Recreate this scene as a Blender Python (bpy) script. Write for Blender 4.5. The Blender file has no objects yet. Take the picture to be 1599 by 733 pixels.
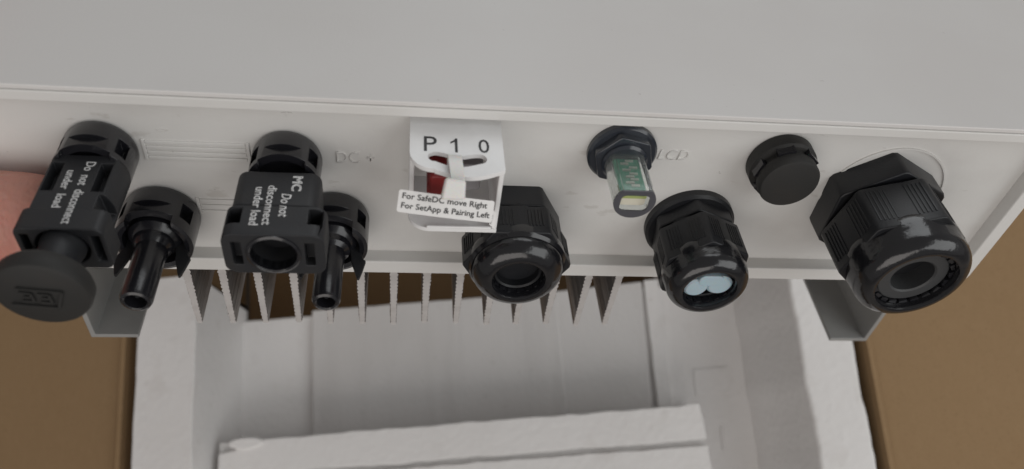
import bpy, bmesh, math, random
from mathutils import Matrix, Vector, noise
random.seed(4)
S = bpy.context.scene
COL = S.collection

# ------------------------------------------------------------------ camera, world, lamps, exposure
F_PX, CX, CY = 1245.0, 799.5, 366.5            # calibrated on the photograph (1599 x 733)
def nrm(v): return Vector(v).normalized()
# world: x to the right along the box, y away from the viewer, z up; camera stands at the origin
FW = nrm((-342, -4700, F_PX))                  # vectors in camera axes (x right, y down, z forward)
XB = Vector((1, -.09, -.065)); XB = (XB - FW * XB.dot(FW)).normalized()
UP = XB.cross(FW)
C2W = Matrix((XB, FW, UP))                     # camera axes -> world
cam_d = bpy.data.cameras.new('camera'); cam = bpy.data.objects.new('camera', cam_d); COL.objects.link(cam)
cam.matrix_world = (C2W @ Matrix(((1,0,0),(0,-1,0),(0,0,-1)))).to_4x4()
cam_d.sensor_width = 36; cam_d.lens = 36 * F_PX / 1599
cam_d.clip_start = .01; cam_d.clip_end = 50
cam_d.dof.use_dof = True; cam_d.dof.focus_distance = .285; cam_d.dof.aperture_fstop = 9.5
S.camera = cam

w = bpy.data.worlds.new('World'); S.world = w; w.use_nodes = True
bg = w.node_tree.nodes['Background']; bg.inputs[0].default_value = (1, .97, .945, 1); bg.inputs[1].default_value = .205

def area(name, loc, target, size, power, col):
    d = bpy.data.lights.new(name, 'AREA'); d.shape = 'RECTANGLE'; d.size, d.size_y = size; d.energy = power; d.color = col
    o = bpy.data.objects.new(name, d); COL.objects.link(o); o.location = loc
    o.rotation_euler = (Vector(target) - Vector(loc)).to_track_quat('-Z', 'Y').to_euler(); return o
area('window_light', (1.15, -.35, .55), (0, .05, -.35), (1.4, 1.1), 8.4, (.98, 1, 1))
area('far_window_light', (.50, 1.45, .34), (0, .05, -.35), (1.0, .9), 4.9, (.95, .98, 1))
area('room_light', (-.25, -1.25, .70), (0, .05, -.35), (1.5, 1.1), 8.4, (1, .94, .895))

S.view_settings.view_transform = 'Standard'; S.view_settings.look = 'None'
S.view_settings.gamma = 1; S.view_settings.use_curve_mapping = False; S.view_settings.exposure = .10

# ------------------------------------------------------------------ inverter frame (from the photograph's vanishing points)
_X = nrm((9000, 209, F_PX)); _Y = nrm((-200, 1194, F_PX))
_Y = (_Y - _X * (_X.dot(_Y) * .5)).normalized(); _X = (_X - _Y * _X.dot(_Y)).normalized(); _Z = _X.cross(_Y)
RI = Matrix((_X, _Y, _Z)).transposed()         # inverter axes -> camera axes: x along panel, y front to back, z into the body
OI = Vector((.0060, .0158, .3079))             # middle of the back rim edge
INV = (Matrix.Translation(C2W @ OI) @ (C2W @ RI).to_4x4())
PZ = .0056                                     # depth of the connection panel behind the rim
def ray(u, v): return Vector(((u - CX) / F_PX, (v - CY) / F_PX, 1))
def on_z(u, v, z):                             # pixel -> point of the inverter's plane z
    r = ray(u, v); t = (_Z.dot(OI) + z) / _Z.dot(r); return RI.transposed() @ (r * t - OI)
def on_y(u, v, y):
    r = ray(u, v); t = (_Y.dot(OI) + y) / _Y.dot(r); return RI.transposed() @ (r * t - OI)
def flat(u, v, h):                             # pixel -> point of the horizontal plane h below the camera
    r = C2W @ ray(u, v); return r * (-h / r.z)

# ------------------------------------------------------------------ materials
def mat(name, col, rough=.5, metal=0., spec=.5, bump=None, vary=None, **kw):
    """bump=(kind, scale, strength, distance); vary=(scale, colour, amount, low, high)"""
    m = bpy.data.materials.new(name); m.use_nodes = True; nt = m.node_tree; b = nt.nodes['Principled BSDF']
    b.inputs['Base Color'].default_value = (*col, 1); b.inputs['Roughness'].default_value = rough
    b.inputs['Metallic'].default_value = metal; b.inputs['Specular IOR Level'].default_value = spec
    for k, v in kw.items(): b.inputs[k.replace('_', ' ')].default_value = v
    tc = nt.nodes.new('ShaderNodeTexCoord')
    if vary:
        last = None
        for (sc, c2, amt, lo, hi, stretch) in vary:
            mp = nt.nodes.new('ShaderNodeMapping'); mp.inputs['Scale'].default_value = stretch
            nt.links.new(tc.outputs['Object'], mp.inputs[0])
            n = nt.nodes.new('ShaderNodeTexNoise'); n.inputs['Scale'].default_value = sc; n.inputs['Detail'].default_value = 6
            nt.links.new(mp.outputs[0], n.inputs['Vector'])
            r = nt.nodes.new('ShaderNodeMapRange'); r.inputs[1].default_value = lo; r.inputs[2].default_value = hi; r.inputs[4].default_value = amt
            nt.links.new(n.outputs['Fac'], r.inputs[0])
            x = nt.nodes.new('ShaderNodeMix'); x.data_type = 'RGBA'; nt.links.new(r.outputs[0], x.inputs[0])
            if last: nt.links.new(last, x.inputs[6])
            else: x.inputs[6].default_value = (*col, 1)
            x.inputs[7].default_value = (*c2, 1); last = x.outputs[2]
        nt.links.new(last, b.inputs['Base Color'])
    prev = None
    for (kind, sc, st, dist, stretch) in (bump or []):
        mp = nt.nodes.new('ShaderNodeMapping'); mp.inputs['Scale'].default_value = stretch
        nt.links.new(tc.outputs['Object'], mp.inputs[0])
        if kind == 'noise': n = nt.nodes.new('ShaderNodeTexNoise'); n.inputs['Scale'].default_value = sc; n.inputs['Detail'].default_value = 5; out = n.outputs['Fac']
        elif kind == 'cell': n = nt.nodes.new('ShaderNodeTexVoronoi'); n.feature = 'SMOOTH_F1'; n.inputs['Scale'].default_value = sc; out = n.outputs['Distance']
        else: n = nt.nodes.new('ShaderNodeTexWave'); n.inputs['Scale'].default_value = sc; n.inputs['Distortion'].default_value = 1.2; out = n.outputs['Fac']
        nt.links.new(mp.outputs[0], n.inputs['Vector'])
        bp = nt.nodes.new('ShaderNodeBump'); bp.inputs['Strength'].default_value = st; bp.inputs['Distance'].default_value = dist
        nt.links.new(out, bp.inputs['Height'])
        if prev: nt.links.new(prev, bp.inputs['Normal'])
        prev = bp.outputs[0]
    if prev: nt.links.new(prev, b.inputs['Normal'])
    return m
I3 = (1, 1, 1)
M = {}
M['cover'] = mat('white_painted_cover', (.715, .70, .685), .42, bump=[('noise', 900, .15, .0003, I3)],
                 vary=[(9, (.675, .650, .632), .8, .42, .68, I3), (240, (.50, .47, .45), .5, .73, .75, I3)])
M['white'] = mat('white_painted_casting', (.72, .71, .69), .45, bump=[('noise', 700, .18, .0003, I3), ('noise', 60, .1, .0006, I3)],
                 vary=[(20, (.66, .64, .61), .7, .45, .7, I3), (330, (.38, .36, .33), .6, .72, .76, I3)])
M['panel'] = mat('white_panel_scuffed', (.70, .69, .67), .45, bump=[('noise', 600, .2, .0003, I3)],
                 vary=[(40, (.655, .64, .62), .8, .48, .68, (1, 1.7, 1)), (110, (.50, .475, .44), .45, .655, .70, (.7, 1.6, 1)), (300, (.42, .40, .38), .5, .735, .76, I3)])
M['swhite'] = mat('white_moulded_plastic', (.90, .90, .90), .38, bump=[('noise', 1200, .08, .0002, I3)], vary=[(60, (.76, .75, .75), .7, .45, .7, I3)])
M['tag'] = mat('white_tag_paper', (.84, .83, .82), .5)
M['nylon'] = mat('white_nylon', (.80, .79, .77), .35, Subsurface_Weight=.3, Subsurface_Scale=.002)
M['ink'] = mat('black_ink', (.02, .02, .022), .5)
M['wprint'] = mat('white_print', (.72, .72, .72), .55)
M['black'] = mat('black_plastic', (.012, .0128, .0155), .40, spec=.4, bump=[('noise', 1500, .25, .0002, I3)], vary=[(90, (.017, .017, .018), .8, .45, .7, I3)])
M['matte'] = mat('black_matte_plastic', (.020, .0208, .0235), .5, spec=.38, bump=[('noise', 1300, .25, .0002, I3)], vary=[(110, (.027, .026, .026), .7, .5, .7, I3)])
M['rubber'] = mat('dark_grey_rubber', (.026, .0255, .0245), .6, spec=.35, bump=[('noise', 1100, .3, .0002, I3)], vary=[(120, (.029, .027, .025), .8, .5, .7, I3)])
M['gloss'] = mat('black_glossy_nylon', (.010, .010, .012), .16, spec=.7, bump=[('noise', 150, .25, .0012, I3)])
M['satin'] = mat('black_satin_nylon', (.013, .013, .016), .22, spec=.65, bump=[('noise', 300, .15, .0006, I3)])
M['seal'] = mat('grey_sealing_rubber', (.048, .049, .051), .5, bump=[('noise', 700, .3, .0004, I3)])
M['blue'] = mat('pale_blue_plastic', (.42, .54, .60), .4, Subsurface_Weight=.3, Subsurface_Scale=.002)
M['red'] = mat('red_plastic', (.24, .018, .018), .4)
M['dgrey'] = mat('grey_plastic', (.30, .29, .30), .45)
M['clear'] = mat('clear_acrylic', (.93, .97, .95), .06, Transmission_Weight=.93, IOR=1.33)
M['cutclear'] = mat('ground_acrylic_end', (.10, .10, .115), .4, Transmission_Weight=.25)
M['smoke'] = mat('smoky_nylon', (.03, .035, .045), .18, spec=.7)
M['pcb'] = mat('green_circuit_board', (.008, .26, .15), .35, vary=[(500, (.05, .34, .22), .8, .5, .6, I3)])
M['comp'] = mat('pale_solder', (.60, .60, .54), .35, metal=.3)
M['ygreen'] = mat('yellow_green_lacquer', (.40, .46, .17), .4)
M['cream'] = mat('cream_plastic', (.72, .68, .56), .45)
M['alu'] = mat('raw_aluminium', (.42, .40, .39), .36, metal=.85, bump=[('noise', 500, .25, .0004, I3)], vary=[(150, (.46, .44, .43), .7, .45, .7, I3)])
M['cutalu'] = mat('saw_cut_aluminium', (.58, .555, .54), .5, metal=.2, bump=[('noise', 900, .25, .0004, I3)], vary=[(200, (.50, .475, .46), .6, .45, .65, I3)])
M['galv'] = mat('galvanised_sheet', (.36, .36, .35), .45, metal=.15, bump=[('noise', 60, .12, .0006, I3)], vary=[(40, (.30, .30, .295), .8, .4, .65, I3)])
M['foam'] = mat('white_bead_foam', (.79, .775, .765), .75, spec=.25, bump=[('cell', 240, .4, .0009, I3), ('noise', 40, .12, .0015, I3)],
                vary=[(9, (.73, .71, .695), .7, .45, .68, I3), (45, (.69, .665, .645), .5, .58, .70, I3), (120, (.56, .53, .50), .35, .69, .77, I3)])
M['sheet'] = mat('foam_board_streaked', (.65, .635, .625), .75, spec=.2, bump=[('noise', 90, .25, .0010, (1, .1, 1)), ('cell', 260, .3, .0008, I3)],
                 vary=[(70, (.58, .565, .555), .5, .48, .7, (1, .12, 1)), (9, (.58, .56, .545), .6, .45, .68, I3), (130, (.46, .44, .42), .4, .66, .74, I3)])
M['card'] = mat('brown_cardboard', (.300, .198, .108), .85, spec=.1, bump=[('noise', 420, .35, .0004, I3), ('noise', 35, .12, .0008, (3, .5, 1))],
                vary=[(5, (.275, .178, .096), .6, .4, .7, I3), (220, (.325, .218, .122), .35, .45, .7, (1, .5, 1)), (700, (.225, .145, .078), .55, .55, .72, I3)])
M['floor'] = mat('grey_floor', (.30, .28, .26), .6, bump=[('noise', 30, .2, .002, I3)], vary=[(4, (.24, .22, .2), .8, .4, .7, I3)])
M['skin'] = mat('skin', (.66, .33, .265), .55, Subsurface_Weight=.35, Subsurface_Scale=.006, bump=[('cell', 600, .5, .0006, (1, .6, 1)), ('noise', 110, .5, .0015, (2.2, .7, 1))],
                vary=[(60, (.66, .26, .21), .85, .42, .66, I3)])
M['nail'] = mat('finger_nail', (.62, .36, .30), .3)

# ------------------------------------------------------------------ mesh helpers (points as inverter x, y and height h above the panel)
def P(x, y, h): return Vector((x, y, PZ - h))
def link(name, me, m, parent=None, smooth=32, bevel=0, seg=2):
    o = bpy.data.objects.new(name, me); COL.objects.link(o)
    if m and not me.materials: me.materials.append(M[m])
    if smooth:
        for p in me.polygons: p.use_smooth = True
        me.set_sharp_from_angle(angle=math.radians(smooth))
    if bevel:
        b = o.modifiers.new('bevel', 'BEVEL'); b.width = bevel; b.segments = seg; b.limit_method = 'ANGLE'; b.angle_limit = math.radians(35)
        b.harden_normals = True
    if parent: o.parent = parent
    return o
def to_mesh(name, bm):
    bmesh.ops.recalc_face_normals(bm, faces=bm.faces); me = bpy.data.meshes.new(name); bm.to_mesh(me); bm.free(); return me
def g_lathe(bm, prof, c, n=64, axis=None):
    """prof: (r, h) pairs; the ring is closed with caps when r>0 at the ends; c=(x,y)"""
    rings = []
    for r, h in prof:
        if r <= 1e-9: rings.append([bm.verts.new(P(c[0], c[1], h))])
        else: rings.append([bm.verts.new(P(c[0] + r * math.cos(2*math.pi*i/n), c[1] + r * math.sin(2*math.pi*i/n), h)) for i in range(n)])
    for a, b in zip(rings, rings[1:]):
        for i in range(n):
            j = (i + 1) % n
            if len(a) == 1 and len(b) == 1: continue
            if len(a) == 1: bm.faces.new((a[0], b[i], b[j]))
            elif len(b) == 1: bm.faces.new((a[i], a[j], b[0]))
            else: bm.faces.new((a[i], a[j], b[j], b[i]))
    for e in (rings[0], rings[-1]):
        if len(e) > 1: bm.faces.new(e)
def tube_ring(prof, c, n=64):                      # closed ring: the profile joins back to its start
    bm = bmesh.new(); k = len(prof)
    rings = [[bm.verts.new(P(c[0] + r * math.cos(2*math.pi*i/n), c[1] + r * math.sin(2*math.pi*i/n), h)) for i in range(n)] for r, h in prof]
    for q in range(k):
        a, b = rings[q], rings[(q+1) % k]
        for i in range(n): bm.faces.new((a[i], a[(i+1) % n], b[(i+1) % n], b[i]))
    return to_mesh('m', bm)
def g_prism(bm, poly, h0, h1, scale1=1., c=None):
    """poly of (x,y) from h0 to h1; the far end may be scaled about c"""
    c = c or (0, 0)
    a = [bm.verts.new(P(x, y, h0)) for x, y in poly]
    b = [bm.verts.new(P(c[0] + (x - c[0]) * scale1, c[1] + (y - c[1]) * scale1, h1)) for x, y in poly]
    n = len(poly)
    bm.faces.new(a); bm.faces.new(b)
    for i in range(n): bm.faces.new((a[i], a[(i+1) % n], b[(i+1) % n], b[i]))
def g_box(bm, x0, x1, y0, y1, h0, h1): g_prism(bm, [(x0, y0), (x1, y0), (x1, y1), (x0, y1)], h0, h1)
def g_wbox(bm, x0, x1, y0, y1, z0, z1):
    vs = [bm.verts.new((x, y, z)) for z in (z0, z1) for x, y in ((x0, y0), (x1, y0), (x1, y1), (x0, y1))]
    for f in ((0,1,2,3), (4,5,6,7), (0,1,5,4), (1,2,6,5), (2,3,7,6), (3,0,4,7)): bm.faces.new([vs[i] for i in f])
def mk(fn, *a, **k):
    bm = bmesh.new(); fn(bm, *a, **k); return to_mesh('m', bm)
def mk_many(calls):
    bm = bmesh.new()
    for fn, a in calls: fn(bm, *a)
    return to_mesh('m', bm)
def ngon(c, R, n, rot): return [(c[0] + R * math.cos(rot + 2*math.pi*i/n), c[1] + R * math.sin(rot + 2*math.pi*i/n)) for i in range(n)]
def chamfered(c, R, n, rot, cut):                # hexagon with its corners cut
    v = ngon(c, R, n, rot); out = []
    for i in range(n):
        p, q, s = Vector(v[i]), Vector(v[i-1]), Vector(v[(i+1) % n])
        out += [tuple(p.lerp(q, cut)), tuple(p.lerp(s, cut))]
    return out
def rrect(x0, x1, y0, y1, r, n=6):
    out = []
    for cx, cy, a in ((x1-r, y1-r, 0), (x0+r, y1-r, 90), (x0+r, y0+r, 180), (x1-r, y0+r, 270)):
        for i in range(n+1):
            t = math.radians(a + 90*i/n); out.append((cx + r*math.cos(t), cy + r*math.sin(t)))
    return out
def cut(o, cutters):
    """carve real openings: the cutters' meshes are removed afterwards"""
    cs = []
    for me in cutters:
        c = bpy.data.objects.new('c', me); COL.objects.link(c); cs.append(c)
        b = o.modifiers.new('b', 'BOOLEAN'); b.object = c; b.operation = 'DIFFERENCE'; b.solver = 'EXACT'
    dg = bpy.context.evaluated_depsgraph_get(); dg.update()
    me = bpy.data.meshes.new_from_object(o.evaluated_get(dg)); ms = list(o.data.materials)
    o.modifiers.clear(); o.data = me
    if not me.materials:
        for m in ms: me.materials.append(m)
    for p in me.polygons: p.use_smooth = True
    me.set_sharp_from_angle(angle=math.radians(32))
    for c in cs: bpy.data.objects.remove(c)
    return o
def bevel(o, wdt, seg=2):
    b = o.modifiers.new('bevel', 'BEVEL'); b.width = wdt; b.segments = seg; b.limit_method = 'ANGLE'; b.angle_limit = math.radians(35); return o
def plate(outline, holes, to3, t0, t1):
    """flat plate with holes: 2D loops -> to3(a, b, t)"""
    bm = bmesh.new(); es = []
    for lp in [outline] + holes:
        vs = [bm.verts.new((a, b, 0)) for a, b in lp]
        es += [bm.edges.new((vs[i], vs[(i+1) % len(vs)])) for i in range(len(vs))]
    bmesh.ops.triangle_fill(bm, edges=es, use_beauty=True)
    r = bmesh.ops.extrude_face_region(bm, geom=bm.faces[:])
    top = {v for v in r['geom'] if isinstance(v, bmesh.types.BMVert)}
    for v in bm.verts: v.co = to3(v.co.x, v.co.y, t1 if v in top else t0)
    return to_mesh('m', bm)
def text(name, s, m, parent, org, right, up, wd, ht, depth=.00012, shear=0, outline=False, bold=0):
    """lettering with its lower left corner at org, wd wide and ht high"""
    cu = bpy.data.curves.new('t', 'FONT'); cu.body = s; cu.resolution_u = 3; cu.shear = shear; cu.offset = bold
    if outline: cu.fill_mode = 'NONE'; cu.bevel_depth = .035
    o = bpy.data.objects.new('t', cu); COL.objects.link(o)
    dg = bpy.context.evaluated_depsgraph_get(); dg.update()
    me = bpy.data.meshes.new_from_object(o.evaluated_get(dg)); bpy.data.objects.remove(o)
    bm = bmesh.new(); bm.from_mesh(me)
    x0 = min(v.co.x for v in bm.verts); x1 = max(v.co.x for v in bm.verts); y0 = min(v.co.y for v in bm.verts); y1 = max(v.co.y for v in bm.verts)
    right, up = Vector(right).normalized(), Vector(up).normalized(); nn = right.cross(up)
    if not outline:
        r = bmesh.ops.extrude_face_region(bm, geom=bm.faces[:]); top = {v for v in r['geom'] if isinstance(v, bmesh.types.BMVert)}
    else: top = set()
    for v in bm.verts:
        v.co = Vector(org) + right * ((v.co.x - x0) / (x1 - x0) * wd) + up * ((v.co.y - y0) / (y1 - y0) * ht) + nn * (depth if v in top else (v.co.z * .003 if outline else 0))
    me.materials.clear(); bmesh.ops.recalc_face_normals(bm, faces=bm.faces); bm.to_mesh(me); bm.free()
    return link(name, me, m, parent, 0)
def thing(name, label, cat, org=None, mtx=None, group=None):
    o = bpy.data.objects.new(name, None); COL.objects.link(o); o.empty_display_size = .02
    if mtx is None: mtx = INV @ Matrix.Translation(org)
    o.matrix_world = mtx; o['label'] = label; o['category'] = cat
    if group: o['group'] = group
    return o
def settle(t, org):                              # meshes were written in inverter axes: move them to the thing's own origin
    seen = set()
    def rec(o):
        if o.data and o.data.name not in seen: seen.add(o.data.name); o.data.transform(Matrix.Translation(-Vector(org)))
        for c in o.children: rec(c)
    for c in t.children: rec(c)

# ------------------------------------------------------------------ floor, cardboard box, foam tray (horizontal, below the lifted inverter)
def struct(o): o['kind'] = 'structure'; return o
HT, HF = .54, .622                               # foam wall top and tray floor below the camera
struct(link('floor', mk(g_wbox, -4, 4, -4, 4, -.80, -.76), 'floor'))

XL0, XL1 = flat(210, 620, HT).x, flat(302, 620, HT).x     # left foam wall, outer and inner edge
XR0, XR1 = flat(1262, 590, HT).x, flat(1350, 630, HT).x   # right foam wall, inner and outer edge
box = thing('cardboard_box', 'open brown cardboard shipping box with side flaps folded flat outwards', 'box', mtx=Matrix.Translation((-.06, .05, -.757)))
BX0, BX1, BY0, BY1, BZ = XL0 - .012, XR1 + .010, -.33, .52, -.757
def boxpart(name, *a, **k):
    me = mk(g_wbox, *a); me.transform(Matrix.Translation((.06, -.05, .757))); return link(name, me, 'card', box, 32, .001, 1)
boxpart('bottom', BX0 + .004, BX1 - .004, BY0 + .004, BY1 - .004, BZ, BZ + .004)
boxpart('box_wall', BX0 - .004, BX0, BY0, BY1, BZ, -HT - .006)
boxpart('box_wall', BX1, BX1 + .004, BY0, BY1, BZ, -HT - .006)
boxpart('box_wall', BX0, BX1, BY0 - .004, BY0, BZ, -HT - .006)
boxpart('box_wall', BX0, BX1, BY1, BY1 + .004, BZ, -HT - .006)
def flap(x0, x1, droop):
    bm = bmesh.new(); n = 14; rows = []
    for i in range(n + 1):
        t = i / n; x = x0 + (x1 - x0) * t; z = -HT - .010 + droop * t - .004 * math.sin(t * 3)
        rows.append([bm.verts.new((x, y, z + dz)) for y, dz in ((BY0, 0), (BY1, 0), (BY1, -.004), (BY0, -.004))])
    for a, b in zip(rows, rows[1:]):
        for k in range(4): bm.faces.new((a[k], a[(k+1) % 4], b[(k+1) % 4], b[k]))
    bm.faces.new(rows[0]); bm.faces.new(rows[-1])
    me = to_mesh('m', bm); me.transform(Matrix.Translation((.06, -.05, .757))); return link('flap', me, 'card', box)
flap(BX0 + .0005, BX0 - .33, -.035); flap(BX1 - .0005, BX1 + .36, .03)

tray = thing('foam_tray', 'white bead foam packing tray with wide side walls inside cardboard box', 'foam tray', mtx=Matrix.Translation((-.06, .05, -.753)))
def rough_slab(name, loops, z0, z1, m, parent, org, jag=.0012, step=.006, seed=0, slope=0., bev=.0015):
    """slab of foam: outline subdivided and made ragged, real thickness"""
    pts = []
    for i in range(len(loops)):
        a, b = Vector(loops[i]), Vector(loops[(i+1) % len(loops)]); k = max(1, int((b - a).length / step))
        for j in range(k):
            p = a.lerp(b, j / k); q = noise.noise_vector(Vector((p.x * 90 + seed, p.y * 90, seed)))
            q2 = noise.noise_vector(Vector((p.x * 22 + seed, p.y * 22, seed + 9)))
            pts.append((p.x + q.x * jag + q2.x * jag * .9, p.y + q.y * jag + q2.y * jag * .7))
    me = plate(pts, [], lambda a, b, t: Vector((a, b, t)), z0, z1); me.transform(Matrix.Translation(-Vector(org)))
    return link(name, me, m, parent, 40, bev, 2)
TO = (-.06, .05, -.753)
far = flat(268, 432, HT).y
# side walls (the left one ends in a slanted face under the lifted inverter)
lw = rough_slab('side_wall', [(XL0, -.30), (XL1, -.30), (XL1, far), (XL0, far)], -HF - .008, -HT, 'foam', tray, TO, .0008, .008, 3)
for v in lw.data.vertices:                       # far end undercut
    if v.co.y + TO[1] > far - .006 and v.co.z + TO[2] < -HT - .02: v.co.y -= .012
rw = rough_slab('side_wall', [(XR0, -.30), (XR1, -.30), (XR1, .46), (XR0 - .004, .46)], -HF - .008, -HT, 'foam', tray, TO, .0013, .006, 11, bev=.003)
for v in rw.data.vertices:                       # added slant: inner face leans into the tray to catch more light
    if v.co.x + TO[0] < (XR0 + XR1) / 2 and v.co.z + TO[2] < -HT - .02: v.co.x -= .024
rough_slab('end_wall', [(XL0 + .01, .33), (XR0 - .006, .33), (XR0 - .006, .40), (XL0 + .01, .40)], -HF - .008, -HT + .006, 'foam', tray, TO, .001, .01, 5)
# floor of the tray: it stops at a wide opening through which the shaded cardboard shows
XH = flat(1032, 440, HF).x
yf = flat(430, 498, HF).y
rough_slab('tray_floor', [(XL1 - .004, -.30), (XR0 + .004, -.30), (XR0 + .004, .34), (XH, .34), (XH, yf), (XL1 - .004, yf)], -HF - .05, -HF, 'foam', tray, TO, .0006, .012, 7)
HS = HF - .007
a, b = flat(487, 560, HS).x, flat(1003, 520, HS).x
yb = flat(700, 469, HS).y
xc = flat(872, 520, HS).x
SO = (-.06, .05, -HF)
def board(label, pts, top, seed):
    o = rough_slab('foam_board', pts, -HF, top, 'sheet', None, SO, .0004, .01, seed, bev=.0012)
    o.location = SO; o['label'] = label; o['category'] = 'foam board'; o['group'] = 'flat foam boards in the tray'
board('wider flat foam board on the tray floor below the heat sink fins', [(a, -.2), (xc + .0010, -.2), (xc + .0010, yb), (a, yb + .001)], -HS, 21)
board('narrower flat foam board on the tray floor, beside the wider board', [(xc - .0010, -.2), (b - .006, -.2), (b + .004, yb + .002), (xc - .0010, yb)], -HS - .0012, 23)
def pad(u0, v0, u1, v1, h, t, name='raised_pad'):
    p, q = flat(u0, v0, h), flat(u1, v1, h)
    rough_slab(name, [(p.x, q.y), (q.x, q.y), (q.x, p.y), (p.x, p.y)], -HF, -HF + t, 'foam', tray, TO, .0004, .006, u0, bev=.0008)
pad(1004, 440, 1062, 733, HF, .0050)
pad(1082, 577, 1142, 614, HF, .0009)
pad(1124, 668, 1133, 704, HF, .0014)
# loose block across the tray
HB = .566
blk = thing('foam_block', 'loose chipped white foam block lying across the tray with a long groove', 'foam block', mtx=Matrix.Translation((-.09, -.02, -HS)))
BO = (-.09, -.02, -HS)
pL, pR, pR2 = flat(338, 692, HB), flat(1092, 630, HB), flat(1112, 745, HB)
gL, gR = flat(345, 748, HB), flat(1103, 690, HB)
rough_slab('block_body', [(pL.x, -.16), (pR2.x, -.16), (pR.x, pR.y), (pL.x, pL.y)], -HS, -HB - .006, 'foam', blk, BO, .0007, .006, 31, bev=.003)
rough_slab('upper_ridge', [(pL.x + .0003, gL.y + .0015), (gR.x, gR.y + .0015), (pR.x - .0005, pR.y - .0005), (pL.x + .03, pL.y + .0003), (pL.x + .012, pL.y - .006), (pL.x + .0005, pL.y - .008)], -HB - .0063, -HB, 'foam', blk, BO, .0011, .004, 35, bev=.0022)
rough_slab('lower_ridge', [(pL.x + .0006, -.158), (pR2.x - .0005, -.158), (gR.x + .0005, gR.y - .0025), (gL.x + .0005, gL.y - .0025)], -HB - .0063, -HB + .0005, 'foam', blk, BO, .0009, .005, 38, bev=.002)
rough_slab('chip', [(pL.x + .022 + .013 * math.cos(k * .5236), pL.y - .002 + .0042 * math.sin(k * .5236)) for k in range(12)], -HB - .006, -HB + .0022, 'foam', blk, BO, .0010, .004, 41, bev=.002)

# ------------------------------------------------------------------ inverter: housing, rim, panel, cover, heat sink
inv = thing('inverter', 'white inverter tilted up, its connector end facing out with fins behind', 'inverter', (0, 0, 0))
HWX, YF, LEN = .185, -.0781, .28
# casting: rim ring in front, walls behind
def housing():
    bm = bmesh.new()
    out = rrect(-HWX, HWX, YF, 0, .004, 4); inn = rrect(-HWX + .0058, HWX - .0058, -.0745, -.0065, .005, 4)
    n = len(out)
    o0 = [bm.verts.new((x, y, 0)) for x, y in out]; i0 = [bm.verts.new((x, y, 0)) for x, y in inn]
    i1 = [bm.verts.new((x, y, PZ + .006)) for x, y in inn]; o1 = [bm.verts.new((x, y, LEN)) for x, y in out]
    for k in range(n):
        j = (k + 1) % n
        bm.faces.new((o0[k], o0[j], i0[j], i0[k])); bm.faces.new((i0[k], i0[j], i1[j], i1[k])); bm.faces.new((o0[k], o0[j], o1[j], o1[k]))
    bm.faces.new(i1); bm.faces.new(o1)
    return to_mesh('m', bm)
link('housing', housing(), 'white', inv, 32, .0007, 3)
link('connection_panel', mk(g_prism, rrect(-HWX + .0052, HWX - .0052, -.0750, -.0060, .0045, 5), -.004, 0), 'panel', inv)
# front cover sheet, separated from the casting by a hairline gap
bm = bmesh.new(); g_wbox(bm, -.222, .222, -.0800, -.07825, .0004, LEN)
g_wbox(bm, -.222, -.2206, -.0788, -.064, .0007, LEN - .001); g_wbox(bm, .2206, .222, -.0788, -.064, .0007, LEN - .001)
link('front_cover', to_mesh('m', bm), 'cover', inv, 32, .0004, 2)
link('gasket', mk(g_wbox, -.184, .184, -.0783, -.0780, .0030, LEN - .004), 'black', inv)
# heat sink
link('heat_sink_base', mk(g_wbox, -.184, .184, -.0002, .0035, .006, LEN - .004), 'alu', inv)
def fin_mesh(rng):
    L, n = .0343, 15; pts_r, pts_l = [], []
    for i in range(n):
        y = .002 + (L - .002) * i / n; p = (L - .002) / n; t = .00135 - .00045 * i / n
        for q, s in ((.0, -.00012), (.28, .00018), (.55, .00030), (.8, .00012)):
            pts_r.append((t + s * rng.uniform(.3, 1.5), y + p * (q + rng.uniform(-.06, .06)))); pts_l.append((-t - s * rng.uniform(.3, 1.5), y + p * (q + rng.uniform(-.06, .06))))
    poly = [(.0016, .001)] + pts_r + [(.0007, L)] + [(-.0007, L)] + pts_l[::-1] + [(-.0016, .001)]
    bm = bmesh.new(); a = [bm.verts.new((x, y, .0022)) for x, y in poly]; b = [bm.verts.new((x, y, .26)) for x, y in poly]; m = len(poly)
    bm.faces.new(a).material_index = 1; bm.faces.new(b).material_index = 1
    for i in range(m): bm.faces.new((a[i], a[(i+1) % m], b[(i+1) % m], b[i]))
    me = to_mesh('m', bm); me.materials.append(M['alu']); me.materials.append(M['cutalu']); return me
fms = [fin_mesh(random.Random(k)) for k in range(4)]; fin = None
for i in range(14):
    x = -.1268 + i * (.0376 + .1268) / 13
    f = link('fin', fms[i % 4], None, inv, 50)
    f.location = (x + random.uniform(-.0002, .0002), 0, random.uniform(-.0005, .0006))
for s in (-1, 1):
    bm = bmesh.new(); xs, t, z0, z1, yb_ = .1785, .0022, .0195, .255, .0685
    poly = [(xs, .002), (xs + t, .002), (xs + t, yb_), (xs - .0175, yb_), (xs - .0175, yb_ - t), (xs, yb_ - t)]
    a_ = [bm.verts.new((s * x, y, z0)) for x, y in poly]; b_ = [bm.verts.new((s * x, y, z1)) for x, y in poly]
    bm.faces.new(a_); bm.faces.new(b_)
    for i in range(6): bm.faces.new((a_[i], a_[(i+1) % 6], b_[(i+1) % 6], b_[i]))
    link('side_bracket', to_mesh('m', bm), 'galv', inv, 32, .0003, 1)
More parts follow.
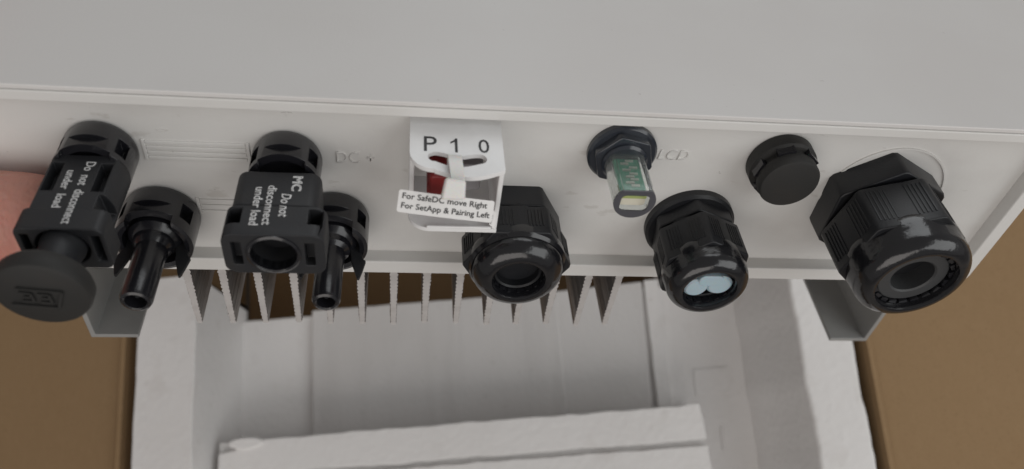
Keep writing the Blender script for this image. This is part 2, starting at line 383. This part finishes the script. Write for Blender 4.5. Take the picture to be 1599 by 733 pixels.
# moulded marks of the panel
for (x0, x1, y0, y1, n) in ((-.1302, -.0992, -.0570, -.0484, 4), (-.1175, -.1015, -.0318, -.0240, 3)):
    for k in range(n):
        y = y0 + (y1 - y0) * (k + .5) / n
        link('moulded_rib', mk(g_box, x0, x1, y - .0007, y + .0007, -.0005, .0006), 'panel', inv, 32, .0003, 2)
    for x in (x0 - .0006, x1 + .0006):
        link('moulded_rib', mk(g_box, x - .0006, x + .0006, y0, y1, -.0005, .0006), 'panel', inv, 32, .0003, 2)
RX, UYN = (1, 0, 0), (0, -1, 0)
text('moulded_lettering', 'DC +', 'panel', inv, P(-.0706, -.0501, -.0002), RX, UYN, .0125, .0047, .0006, bold=-.012)
text('moulded_lettering', 'LCD', 'panel', inv, P(.0385, -.0567, -.0002), RX, UYN, .0108, .0042, .0006, bold=-.012, shear=.15)
text('moulded_lettering', '+', 'panel', inv, P(-.0865, -.0683, -.0002), RX, UYN, .003, .003, .0005)
text('moulded_lettering', '-', 'panel', inv, P(-.1255, -.0605, -.0002), RX, UYN, .003, .0008, .0005)

# ------------------------------------------------------------------ DC sockets (parts of the inverter)
def socket(c, r=.0124, tube=None, ht=.0155):
    cx, cy = c
    prof = [(r - .0016, -.0005), (r - .0005, .0004), (r, .0018), (r, ht), (r - .0012, ht + .0004), (r - .0028, ht), (r - .0028, .0095), (0, .0095)]
    o = link('dc_socket', mk(g_lathe, prof, c), 'satin', None)
    cut(o, [mk(g_box, cx - .0062, cx + .0062, cy - .02, cy - r + .0016, .0074, .0118),
            mk(g_box, cx - r * .92, cx - r * .70, cy - .02, cy - .002, .0050, .0112), mk(g_box, cx + r * .70, cx + r * .92, cy - .02, cy - .002, .0050, .0112),
            mk(g_box, cx - .0072, cx + .0072, cy - .02, cy - .001, .0122, .03)])
    bevel(o, .0002, 1); o.parent = inv
    if tube:
        tr, th = tube
        col = [(.0086, .009), (.0086, .0130), (.0076, .0142), (.0066, .0150), (.0062, .0172), (tr + .0002, .0184), (tr, .0190)]
        link('collar', mk(g_lathe, col + [(0, .0190)], c), 'satin', o)
        tp = [(tr + .0002, .0185), (tr, .024), (tr, th - .0016), (tr - .0004, th - .0004), (tr - .0012, th), (tr - .0017, th - .0004), (tr - .0019, th - .006), (0, th - .006)]
        link('contact_tube', mk(g_lathe, tp, c, 48), 'satin', o)
        link('contact_pin', mk(g_lathe, [(.0010, th - .0065), (.0010, th - .003), (.0006, th - .0024), (0, th - .0024)], c, 20), 'black', o)
        for s in (-1, 1):
            x, yl = cx + s * (r - .0040), cy + .0030
            bm = bmesh.new()                       # spring arm: broad to the front, barbed, ending in a point
            sec = [(.0, .0019, .0085), (.0, .0019, .0165), (.0006, .0020, .0185), (.0010, .0025, .0192), (.0012, .0014, .0235), (.0013, .0003, .0272)]
            rows = []
            for off, half, h in sec:
                x0, x1 = x + s * (off - half), x + s * (off + half)
                rows.append([bm.verts.new(P(xx, yl + yy, h)) for xx, yy in ((x0, -.0007), (x1, -.0007), (x1, .0007), (x0, .0007))])
            for p, q in zip(rows, rows[1:]):
                for k in range(4): bm.faces.new((p[k], p[(k+1) % 4], q[(k+1) % 4], q[k]))
            bm.faces.new(rows[0]); bm.faces.new(rows[-1])
            link('latch', to_mesh('m', bm), 'matte', o, 32, .0002, 1)
    return o
socket((-.1303, -.0245), .0126, (.0050, .0405))
socket((-.0722, -.0246), .0122, (.0046, .0400))
socket((-.1434, -.0530), .0112, None, .0135)
socket((-.0861, -.0520), .0112, None, .0135)

# ------------------------------------------------------------------ capped coupler plugged onto the first socket
DOWN = (0, 0, -1)
def coupler_text(parent, lines, yf_):
    for s, x, h0, h1, ht, kw in lines:
        text('printed_lettering', s, 'wprint', parent, (x - ht / 2, yf_, PZ - h0), DOWN, (1, 0, 0), h1 - h0, ht, .00008, **kw)
A = Vector((-.1434, -.0530, PZ - .011))
t = thing('capped_dc_plug', 'black cylindrical plug printed Do not disconnect under load, with round rubber dust cap', 'plug', A)
cx, cy = A.x, A.y
FA = cy - .0066                                  # printed flat
b0 = link('plug_body', mk(g_lathe, [(.0100, .0118), (.0112, .0126), (.0112, .0345), (.0100, .0357)], (cx, cy)), 'matte', None)
cut(b0, [mk(g_box, cx - .02, cx + .02, cy - .03, FA, 0, .06),
         mk(g_box, cx - .0086, cx - .0052, cy - .03, cy - .0020, .0152, .0274), mk(g_box, cx + .0051, cx + .0086, cy - .03, cy - .0020, .0152, .0274),
         mk(g_prism, [(cx + .0068, FA - .01), (cx + .02, FA - .01), (cx + .02, cy + .004), (cx + .0085, cy + .001)], .0286, .0345)])
bevel(b0, .0004, 2); b0.parent = t
b1 = link('wing_block', mk(g_prism, rrect(cx - .0116, cx + .0122, FA - .0001, cy + .0098, .0026), .0346, .0428), 'matte', None)
cut(b1, [mk(g_box, cx - .0102, cx - .0080, cy - .0040, cy + .0065, .0370, .06), mk(g_box, cx + .0084, cx + .0108, cy - .0040, cy + .0065, .0370, .06),
         mk(g_lathe, [(.0072, .0370), (.0072, .06)], (cx, cy + .0012), 40)])
bevel(b1, .0007, 3); b1.parent = t
link('neck', mk(g_lathe, [(.0062, .0360), (.0062, .0430), (.0058, .0440), (.0060, .0530), (.0078, .0560)], (cx, cy + .0012)), 'matte', t)
cap = link('dust_cap', mk(g_lathe, [(.0096, .0540), (.0114, .0546), (.0124, .0562), (.0125, .0594), (.0120, .0606), (.0110, .0612), (0, .0614)], (cx, cy + .0002), 72), 'rubber', t)
# raised frame and mark on the cap
bm = bmesh.new()
def bar(bm, a_, b_, wd, h0, h1):
    a_, b_ = Vector(a_), Vector(b_); d = (b_ - a_).normalized(); q = Vector((-d.y, d.x)) * wd / 2
    g_prism(bm, [tuple(a_ - q), tuple(b_ - q), tuple(b_ + q), tuple(a_ + q)], h0, h1)
q0 = Vector((cx - .0002, cy - .0002))
fr = [(-.0074, .0030), (.0040, .0044), (.0064, -.0022), (-.0046, -.0036)]
for i in (0, 1, 2): bar(bm, q0 + Vector(fr[i]), q0 + Vector(fr[(i+1) % 4]), .0007, .0608, .0621)
link('cap_frame', to_mesh('m', bm), 'rubber', cap, 32)
bm = bmesh.new()
for ox in (-.0030, .0014):
    for pth in ([(-.0014, -.0015), (.0014, -.0012)], [(.0014, -.0012), (.0016, .0022)], [(.0016, .0022), (-.0013, .0019)], [(.0014, .0004), (-.0006, .0002)]):
        for p, q in zip(pth, pth[1:]): bar(bm, q0 + Vector((ox + p[0], p[1] + ox * .12)), q0 + Vector((ox + q[0], q[1] + ox * .12)), .0007, .0608, .0620)
link('cap_mark', to_mesh('m', bm), 'rubber', cap, 32)
coupler_text(t, [('Do  not  disconnect', -.1411, .0150, .0408, .0027, {}), ('under  load', -.1455, .0190, .0345, .0025, {})], FA - .00016)
settle(t, A)

# ------------------------------------------------------------------ wide coupler on the second socket
Cc = Vector((-.0861, -.0520, PZ - .017))
t = thing('wide_dc_plug', 'black blocky plug with round hole and printed do not disconnect warning, uncapped', 'plug', Cc)
cx, cy = Cc.x, Cc.y
FC = cy - .0075
up_ = link('plug_body', mk(g_prism, rrect(cx - .0126, cx + .0126, FC, cy + .0085, .0034), .0160, .0313), 'matte', t, 32, .0009, 4)
lo = link('end_block', mk(g_prism, [(x, y) for x, y in rrect(cx - .0138, cx + .0154, FC, cy + .0092, .0036)], .0312, .0432), 'matte', None)
cut(lo, [mk(g_lathe, [(.0067, .020), (.0067, .06)], (cx + .0006, cy + .0006), 48),
         mk(g_box, cx - .0112, cx - .0084, cy - .0042, cy + .0054, .0395, .06), mk(g_box, cx + .0096, cx + .0124, cy - .0042, cy + .0054, .0395, .06),
         mk(g_box, cx - .0129, cx - .0088, cy - .02, cy - .0010, .0322, .0384), mk(g_box, cx + .0102, cx + .0143, cy - .02, cy - .0010, .0322, .0384)])
bevel(lo, .0011, 3); lo.parent = t
link('hole_rim', tube_ring([(.0067, .0400), (.0067, .0436), (.0072, .0440), (.0079, .0436), (.0079, .0400)], (cx + .0006, cy + .0006), 48), 'satin', t)
hollow = link('hole_floor', mk(g_lathe, [(.0066, .0300), (.0066, .0345), (.0030, .0347), (.0028, .0320), (0, .0320)], (cx + .0006, cy + .0006), 40), 'black', t)
yt = FC - .00006
text('printed_logo', 'MC', 'wprint', t, (-.0820, yt, PZ - .0181), DOWN, (1, 0, 0), .0066, .0031, .00008, outline=True)
coupler_text(t, [('Do not', -.0830, .0260, .0358, .0030, dict(shear=.2, bold=.012)), ('disconnect', -.0874, .0226, .0392, .0027, dict(bold=.012)), ('under load', -.0910, .0235, .0394, .0027, dict(bold=.012))], yt)
settle(t, Cc)

# ------------------------------------------------------------------ cable glands
def nut_ribs(c, R, rot, h0, h1, per, n=6, wd=.00075, span=.0062, both=True):
    bm = bmesh.new(); ap = R * math.cos(math.pi / n); side = R * math.sin(math.pi / n)
    for k in range(n):
        am = rot + 2*math.pi*(k + .5)/n; nx, ny = math.cos(am), math.sin(am); tx, ty = -ny, nx
        for i in range(per):
            for s in ((-1, 1) if both else (1,)):
                q = s * (side - .0022 - i * span / per)
                x, y = c[0] + nx * ap + tx * q, c[1] + ny * ap + ty * q
                g_prism(bm, [(x - nx*.0006 - tx*wd/2, y - ny*.0006 - ty*wd/2), (x + nx*.00022 - tx*wd*.3, y + ny*.00022 - ty*wd*.3), (x + nx*.00022 + tx*wd*.3, y + ny*.00022 + ty*wd*.3), (x - nx*.0006 + tx*wd/2, y - ny*.0006 + ty*wd/2)], h0, h1)
    return to_mesh('m', bm)
def gland(c, R0, rot0, h0, R1, rot1, h1, rd, h2, ro, seal_r, hole_r, label, round_r=None, teeth=16, sides=6):
    body = link('cable_gland', mk(g_prism, chamfered(c, R0, sides, rot0, .05), -.0005 if not round_r else .002, h0), 'black', inv, 32, .0009, 3)
    body['label'] = label
    if round_r: link('flange', mk(g_lathe, [(round_r, -.0004), (round_r, .0026), (round_r - .0010, .0036), (0, .0036)], c), 'black', body)
    rt = R1 * math.cos(math.pi / 6)
    link('thread', mk(g_lathe, [(rt * .93, h0 - .001), (rt * .90, h0 + .0008), (rt * .90, h0 + .0016), (rt * .93, h0 + .003)], c), 'black', body)
    nut = link('clamping_nut', mk(g_prism, chamfered(c, R1, 6, rot1, .045), h0 + .0014, h1), 'black', body, 32, .0007, 3)
    # rounded dome growing out of the nut
    prof = [(rt * .98, h1 - .0050), (rt * 1.025, h1 - .0026), (max(rt, rd) * 1.02, h1 - .0002), (rd + .0002, h1 + .0012)]
    rc = min((rd - ro) * .92, h2 - h1 - .001)
    for i in range(13):
        a_ = math.pi / 2 * i / 12; prof.append((rd - (rd - ro - .0012) * (1 - math.cos(a_)) , h2 - rc + rc * math.sin(a_)))
    prof += [(ro + .0004, h2 - .0002), (ro, h2 - .0010), (ro - .0004, h2 - .0200), (0, h2 - .0200)]
    link('dome', mk(g_lathe, prof, c, 96), 'gloss', body)
    link('grip_ribs', nut_ribs(c, R1, rot1, h0 + .0035, h1 - .0035, 5, span=.0058 * R1 / .0188), 'black', nut, 32)
    # clamp fingers round the seal
    bm = bmesh.new()
    for k in range(teeth):
        a0, a1 = 2*math.pi*(k + .08)/teeth, 2*math.pi*(k + .80)/teeth; am = 2*math.pi*(k + .15)/teeth
        g_prism(bm, [(c[0] + r_ * math.cos(q), c[1] + r_ * math.sin(q)) for r_, q in ((ro - .0003, a0), (ro - .0003, (a0 + a1)/2), (ro - .0003, a1), (seal_r + .0006, a1), (seal_r, am))], h2 - .0062, h2 - .0024)
    link('clamp_fingers', to_mesh('m', bm), 'satin', body, 32)
    return body, nut
def seal(body, c, rs, rh, h, m):
    o = link('seal', mk(g_lathe, [(rs, h - .016), (rs, h - .0005), (rs - .0006, h), (rh + .0006, h), (rh, h - .0005), (rh - .0003, h - .0150), (0, h - .0150)], c, 64), m, body); return o
R30 = math.pi / 6
cm = (-.0088, -.0264)
b, nutm = gland(cm, .0178, 0, .0098, .0192, 0, .0240, .0158, .0312, .0088, .0083, .006, 'black gland with an open round hole, half behind the white switch guard')
seal(b, cm, .0086, .0074, .0272, 'black')
c2 = (.0585, -.0258)
b, _ = gland(c2, .0158, .40, .0090, .0168, .42, .0255, .0146, .0338, .0092, .0084, .006, 'black gland filled with pale blue plugs', .0168)
seal(b, c2, .0088, .0080, .0290, 'black')
for dx, dy, rr in ((-.0042, .0012, .0043), (.0040, -.0004, .0046)):
    q = (c2[0] + dx, c2[1] + dy)
    link('blue_plug', mk(g_lathe, [(rr, .024), (rr, .0310), (rr - .0008, .0317), (0, .0319)], q, 40), 'blue', b)
link('blue_plug', mk(g_prism, rrect(c2[0] - .0044, c2[0] + .0046, c2[1] - .0056, c2[1] - .0004, .0024), .024, .0319), 'blue', b, 32, .0005, 3)
c3 = (.1252, -.0411)
b, _ = gland(c3, .0231, math.radians(28), .0108, .0227, math.radians(42), .0315, .0197, .0420, .0136, .0118, .0075, 'largest black gland, with grey seal ring and open hole', None, 20)
seal(b, c3, .0122, .0074, .0388, 'seal')
# moulded circle round the big gland
link('moulded_ring', tube_ring([(.0234, -.0006), (.0234, .0006), (.0228, .0006), (.0228, -.0006)], (.1285, -.0426), 96), 'panel', inv)

# ------------------------------------------------------------------ round blanking plug
c4 = (.0826, -.0582)
bp_ = link('blanking_plug', mk(g_lathe, [(.0112, -.0004), (.0118, .0006), (.0118, .0050), (.0110, .0060), (.0097, .0062), (.0094, .0078), (.0097, .0080), (.0104, .0086), (.0104, .0120), (.0100, .0127), (.0092, .0130), (0, .0131)], c4, 72), 'rubber', inv)
bm = bmesh.new()
for k in range(6):
    a_ = k * math.pi / 3 + .2; q = (c4[0] + .0102 * math.cos(a_), c4[1] + .0102 * math.sin(a_))
    g_prism(bm, [(q[0] + x * math.cos(a_) - y * math.sin(a_), q[1] + x * math.sin(a_) + y * math.cos(a_)) for x, y in ((-.001, -.003), (.0008, -.003), (.0008, .003), (-.001, .003))], .0055, .0085)
link('lug', to_mesh('m', bm), 'satin', bp_, 32)

# ------------------------------------------------------------------ light-guide probe marked LCD
c5 = (.0252, -.0594)
pb = link('indicator_probe', mk(g_lathe, [(.0120, -.0004), (.0120, .0018), (.0112, .0026), (0, .0026)], c5, 72), 'smoke', inv)
link('hex_nut', mk(g_prism, chamfered(c5, .0108, 6, .25, .06), .0022, .0056), 'smoke', pb, 32, .0006, 3)
link('collar', mk(g_lathe, [(.0078, .005), (.0078, .0064), (.0070, .0072), (0, .0072)], c5, 48), 'smoke', pb)
outer = [(c5[0] + .0069 * math.cos(2*math.pi*i/40), c5[1] + max(.0069 * math.sin(2*math.pi*i/40), -.0048)) for i in range(40)]
bore = rrect(c5[0] - .0047, c5[0] + .0047, c5[1] - .0030, c5[1] + .0038, .0018)
tube_o = link('clear_tube', plate(outer, [bore], lambda a, b, tt: P(a, b, tt), .0066, .0246), 'clear', pb, 40, .0003, 2)
link('tube_end', plate(outer, [bore], lambda a, b, tt: P(a, b, tt), .0247, .0252), 'cutclear', pb, 40)
brd = link('circuit_board', mk(g_box, c5[0] - .0040, c5[0] + .0040, c5[1] - .0018, c5[1] - .0008, .0060, .0222), 'pcb', pb)
bm = bmesh.new()
for i in range(9):
    h = .0080 + i * .0015 + random.uniform(-.0003, .0003); x = c5[0] + (-.0012 if i % 2 else .0006) + random.uniform(-.0006, .0006)
    bar_pts = [(x - .0011, c5[1] - .00235), (x + .0017, c5[1] - .00235), (x + .0017, c5[1] - .0017), (x - .0011, c5[1] - .0017)]
    g_prism(bm, bar_pts, h, h + .0007)
link('solder_joints', to_mesh('m', bm), 'comp', brd, 32)
link('end_lens', mk(g_prism, rrect(c5[0] - .0043, c5[0] + .0043, c5[1] + .0004, c5[1] + .0034, .0012), .0170, .0228), 'cream', pb, 32)
link('end_strip', mk(g_box, c5[0] - .0043, c5[0] + .0043, c5[1] - .0007, c5[1] + .00035, .0190, .0230), 'ygreen', pb, 32)

# ------------------------------------------------------------------ switch guard with P 1 0 and its red lever
YG = -.0712
gx0, gx1 = -.0467, -.0178
edge = [(gx0, 0), (gx1, 0), (gx1, .0250)]
for k in range(1, 15):                            # curved free edge
    q = k / 15; edge.append((gx1 + (gx0 + .006 - gx1) * q, .0250 + .0034 * math.sin(math.pi * min(1, q * 1.05)) + .0006 * q))
for k in range(7):
    a_ = math.radians(90 + 90 * k / 6); edge.append((gx0 + .0075 + .0075 * math.cos(a_), .0180 + .0075 * math.sin(a_)))
def lens_slot():
    pts = []
    p0, p1 = -.0412, -.0232
    for k in range(17):                            # upper side sags in the middle
        q = k / 16; pts.append((p0 + .0022 + (p1 - p0 - .0044) * q, .0176 + .0014 * math.sin(math.pi * q) ** 2 + .0006 * q))
    for k in range(1, 8):
        a_ = math.radians(-90 + 180 * k / 8); pts.append((p1 - .0022 + .0022 * math.cos(a_), .0204 + .0022 * math.sin(a_)))
    for k in range(17):
        q = 1 - k / 16; pts.append((p0 + .0022 + (p1 - p0 - .0044) * q, .0220 + .0020 * math.sin(math.pi * q) + .0006 * q))
    for k in range(1, 8):
        a_ = math.radians(90 + 180 * k / 8); pts.append((p0 + .0022 + .0022 * math.cos(a_), .0199 + .0022 * math.sin(a_)))
    return pts
g = link('switch_guard', plate(edge, [lens_slot()], lambda a, b, tt: P(a, tt, b), YG, YG + .0016), 'swhite', inv, 40, .0004, 2)
def wall(name, pts, to3, t0, t1): return link(name, plate(pts, [], to3, t0, t1), 'swhite', g, 40, .0004, 2)
YB = -.0432
wall('guard_side', [(YG + .0016, 0), (YB - .0016, 0), (YB - .0016, .0246), (YG + .0016, .0248)], lambda a, b, tt: P(tt, a, b), gx1 - .0017, gx1 - .0001)
wall('guard_side', [(YG + .0016, 0), (YB - .0016, 0), (YB - .0016, .0150), (YB - .010, .0185), (YG + .008, .0185), (YG + .0016, .0180)], lambda a, b, tt: P(tt, a, b), gx0 + .0001, gx0 + .0017)
bk = [(gx0 + .0001, 0), (gx1 - .0001, 0), (gx1 - .0001, .0246)]
for k in range(9):
    a_ = math.radians(90 + 90 * k / 8); bk.append((gx0 + .0070 + .0069 * math.cos(a_), .0177 + .0069 * math.sin(a_)))
wall('guard_back', bk, lambda a, b, tt: P(a, tt, b), YB - .0016, YB)
wall('guard_lip', [(gx0 + .006, 0.0238), (gx1 - .0019, .0238), (gx1 - .0019, .0249), (gx0 + .006, .0249)], lambda a, b, tt: P(a, tt, b), YB - .0026, YB - .00165)
for s, u0, u1, v0, v1 in (('P', 662, 682, 214, 236), ('1', 704, 714, 217, 238), ('0', 748, 763, 219, 239)):
    p, q = on_y(u0, v1, YG), on_y(u1, v0, YG)
    if s == '1':                                   # upright with a flag
        wq, hq = q.x - p.x, q.z - p.z
        link('printed_symbol', plate([(wq * .62, 0), (wq, 0), (wq, hq), (wq * .70, hq), (wq * .50, hq * .86), (0, hq * .74), (0, hq * .62), (wq * .62, hq * .76)], [], lambda a, b, tt: Vector((p.x + a, YG - tt, p.z + b)), .00003, .00009), 'ink', g, 0)
        continue
    text('printed_symbol', s, 'ink', g, (p.x, YG - .00003, p.z), (1, 0, 0), (0, 0, 1), q.x - p.x, q.z - p.z, .00006)
lev = link('switch_lever', mk(g_prism, rrect(-.0410, -.0325, -.0640, -.0540, .0025), -.0005, .0225), 'red', inv, 32, .0008, 3)
link('lever_grip', mk(g_prism, rrect(-.0405, -.0348, -.0665, -.0560, .0018), .0120, .0236), 'red', lev, 32, .0008, 3)
link('switch_base', mk(g_lathe, [(.0098, -.0004), (.0098, .0060), (.0085, .0072), (0, .0072)], (-.0322, -.0575), 48), 'dgrey', lev)
link('switch_block', mk(g_prism, rrect(-.0320, -.0235, -.0630, -.0520, .0015), .0, .0140), 'dgrey', lev, 32, .0006, 2)

# ------------------------------------------------------------------ tag tied to the guard
hz = .0056 - .0310
tl, tr_, bl, br_ = (on_z(*p, hz) for p in ((621, 296), (773, 315), (620, 330), (772, 351)))
# the sheet hangs nearly square to the viewer: lift it out of the panel plane about its upper edge
right = (tr_ - tl).normalized(); view = (RI.transposed() @ ray(697, 322)).normalized()
nn = (-view + Vector((.10, .22, 0))).normalized(); right = (right - nn * right.dot(nn)).normalized(); upv = nn.cross(right)
ctr = on_z(697, 323, hz); dist = (RI @ ctr + OI).length
wd, hg = 153 / F_PX * dist * .985, 34.5 / F_PX * dist * 1.02
TG = ctr.copy()
tag = thing('hanging_tag', 'small white printed tag For SafeDC move right, tied to switch guard', 'tag', TG)
def tag3(a_, b_, tt): return ctr + right * a_ + upv * b_ + nn * (tt - .0035 * (a_ / wd + .08) ** 2)
out = rrect(-wd/2, wd/2, -hg/2, hg/2, .0007)
# subdivide the long sides so that the sheet can bow
dense = []
for i in range(len(out)):
    p, q = Vector(out[i]), Vector(out[(i+1) % len(out)]); k = max(1, int((q - p).length / .002))
    dense += [tuple(p.lerp(q, j / k)) for j in range(k)]
sheet_o = link('tag_sheet', plate(dense, [], tag3, 0, .0004), 'tag', tag, 60)
tr0 = ctr + nn * .00042
def tline(s, x0, x1, y0, y1):
    o = text('printed_lettering', s, 'ink', tag, (0, 0, 0), (1, 0, 0), (0, 1, 0), (x1 - x0) * wd, (y1 - y0) * hg, .00004, bold=.006)
    for v in o.data.vertices:
        a_, b_ = v.co.x + (x0 - .5) * wd, v.co.y + (y0 - .5) * hg
        v.co = tag3(a_, b_, .00055 + v.co.z)
tline('For SafeDC move Right', .04, .925, .55, .89)
tline('For SetApp & Pairing Left', .04, .965, .12, .46)
# second fold of the tag at its right end
fl = thing_parts = plate([(wd * .485, -hg * .62), (wd * .545, -hg * .78), (wd * .535, -hg * .05), (wd * .49, hg * .12)], [], lambda a_, b_, tt: ctr + right * a_ + upv * b_ + nn * (tt - .0022), 0, .0003)
link('folded_end', fl, 'tag', tag, 0)
o = text('printed_lettering', '0303', 'ink', tag, ctr + right * wd * .507 + upv * (-hg * .58) - nn * .0018, upv + right * .05, -right, hg * .42, wd * .016, .00004)
# nylon tie: loop round the lip of the guard, head over the sheet, short tail
def band(pts, wdv, th, name, m):
    bm = bmesh.new(); rows = []
    for i, p in enumerate(pts):
        a_, b_ = pts[max(i-1, 0)], pts[min(i+1, len(pts)-1)]; tn = (b_ - a_).normalized(); sd = wdv.normalized(); up2 = sd.cross(tn).normalized()
        w_ = wdv.length
        rows.append([bm.verts.new(p + sd * s * w_ / 2 + up2 * q * th / 2) for s, q in ((-1, -1), (1, -1), (1, 1), (-1, 1))])
    for a_, b_ in zip(rows, rows[1:]):
        for k in range(4): bm.faces.new((a_[k], a_[(k+1) % 4], b_[(k+1) % 4], b_[k]))
    bm.faces.new(rows[0]); bm.faces.new(rows[-1])
    return link(name, to_mesh('m', bm), m, tag, 40, .0002, 2)
sx = -.0332
loop = [P(sx, YG + .0040, .0268), P(sx, YG + .0024, .0225), P(sx, YG + .0004, .0208), P(sx, YG - .0012, .0208), P(sx, YG - .0018, .0225), P(sx + .0002, YG - .0019, .0250), P(sx + .0006, YG - .0010, .0290), P(sx + .0008, YG + .0012, .0325)]
fine = []
for i in range(len(loop) - 1):
    for j in range(4): fine.append(loop[i].lerp(loop[i+1], j / 4))
fine.append(loop[-1])
for _ in range(3): fine = [fine[0]] + [(fine[i-1] + fine[i]*2 + fine[i+1]) / 4 for i in range(1, len(fine)-1)] + [fine[-1]]
band(fine, Vector((.0042, 0, 0)), .0012, 'tie_strap', 'nylon')
hd = on_z(708, 296, hz - .0012) + nn * .0018
bm = bmesh.new()
for sgn in (0, 1):
    pass
hx, hy, hzz = right * .0036, upv * .0034, nn * .0013
vs = [bm.verts.new(hd + hx * a_ + hy * b_ + hzz * c_) for c_ in (-1, 1) for a_, b_ in ((-1, -.9), (1, -.7), (.85, 1), (-.85, 1))]
for f in ((0,1,2,3), (4,5,6,7), (0,1,5,4), (1,2,6,5), (2,3,7,6), (3,0,4,7)): bm.faces.new([vs[i] for i in f])
link('tie_head', to_mesh('m', bm), 'nylon', tag, 40, .0009, 4)
settle(tag, TG)

# ------------------------------------------------------------------ hand gripping the left end of the inverter
J = {   # joints in inverter axes, radius; the thumb lies on the panel, the fingers on the cover's margin
 'wrist': ((-.312, -.028, .062), .026), 'palm0': ((-.272, -.034, .050), .030), 'palm1': ((-.250, -.052, .030), .026),
 't0': ((-.250, -.036, .010), .019), 't1': ((-.222, -.0345, -.012), .0178), 't2': ((-.188, -.0338, -.0095), .0166), 't3': ((-.170, -.0340, -.0085), .0162), 't4': ((-.156, -.0350, -.0070), .0128), 't5': ((-.1505, -.0355, -.0060), .0080),
 'forearm': ((-.372, -.024, .050), .029), 'forearm1': ((-.500, -.030, -.010), .037), 'forearm2': ((-.700, -.035, -.090), .042)}
E_ = [('palm0', 'wrist'), ('wrist', 'forearm'), ('forearm', 'forearm1'), ('forearm1', 'forearm2'), ('palm0', 'palm1'), ('palm0', 't0'), ('t0', 't1'), ('t1', 't2'), ('t2', 't3'), ('t3', 't4'), ('t4', 't5')]
for k, (z, r) in enumerate(((.008, .0088), (.030, .0092), (.052, .0090), (.072, .0078))):
    ln = (1., 1.08, 1.0, .8)[k]
    for i, (x, y, rr) in enumerate(((-.252, -.072, 1.15), (-.243, -.094 - .004 * ln, 1.05), (-.222, -.100, 1.0), (-.203 + .004 * (1 - ln), -.0935, .92), (-.198 + .004 * (1 - ln), -.0905, .6))):
        J[f'f{k}{i}'] = ((x, y, z + .004 * (k - 1.5)), r * rr); E_.append((f'f{k}{i-1}' if i else 'palm1', f'f{k}{i}'))
names = list(J); me = bpy.data.meshes.new('hand')
HO = Vector(J['palm0'][0])
me.from_pydata([Vector(J[n_][0]) - HO for n_ in names], [(names.index(a_), names.index(b_)) for a_, b_ in E_], [])
bm = bmesh.new(); bm.from_mesh(me); ly = bm.verts.layers.skin.verify(); bm.verts.ensure_lookup_table()
for i, n_ in enumerate(names):
    bm.verts[i][ly].radius = (J[n_][1],) * 2; bm.verts[i][ly].use_root = (n_ == 'palm0')
bm.to_mesh(me); bm.free()
hand = bpy.data.objects.new('hand', me); COL.objects.link(hand)
sk = hand.modifiers.new('skin', 'SKIN'); sk.use_smooth_shade = True; sk.branch_smoothing = .6
sb = hand.modifiers.new('sub', 'SUBSURF'); sb.levels = 2; sb.render_levels = 2
dg = bpy.context.evaluated_depsgraph_get(); dg.update()
bodym = bpy.data.meshes.new_from_object(hand.evaluated_get(dg)); hand.modifiers.clear(); hand.data = bodym
bodym.materials.clear(); bodym.materials.append(M['skin'])
for p in bodym.polygons: p.use_smooth = True
hand.matrix_world = INV @ Matrix.Translation(HO)
hand['label'] = "person's bare hand with thumb pressed on the panel beside the capped plug"; hand['category'] = 'hand'

for o in list(bpy.data.objects):                 # loose data left by the helpers
    if o.users == 0: bpy.data.objects.remove(o)
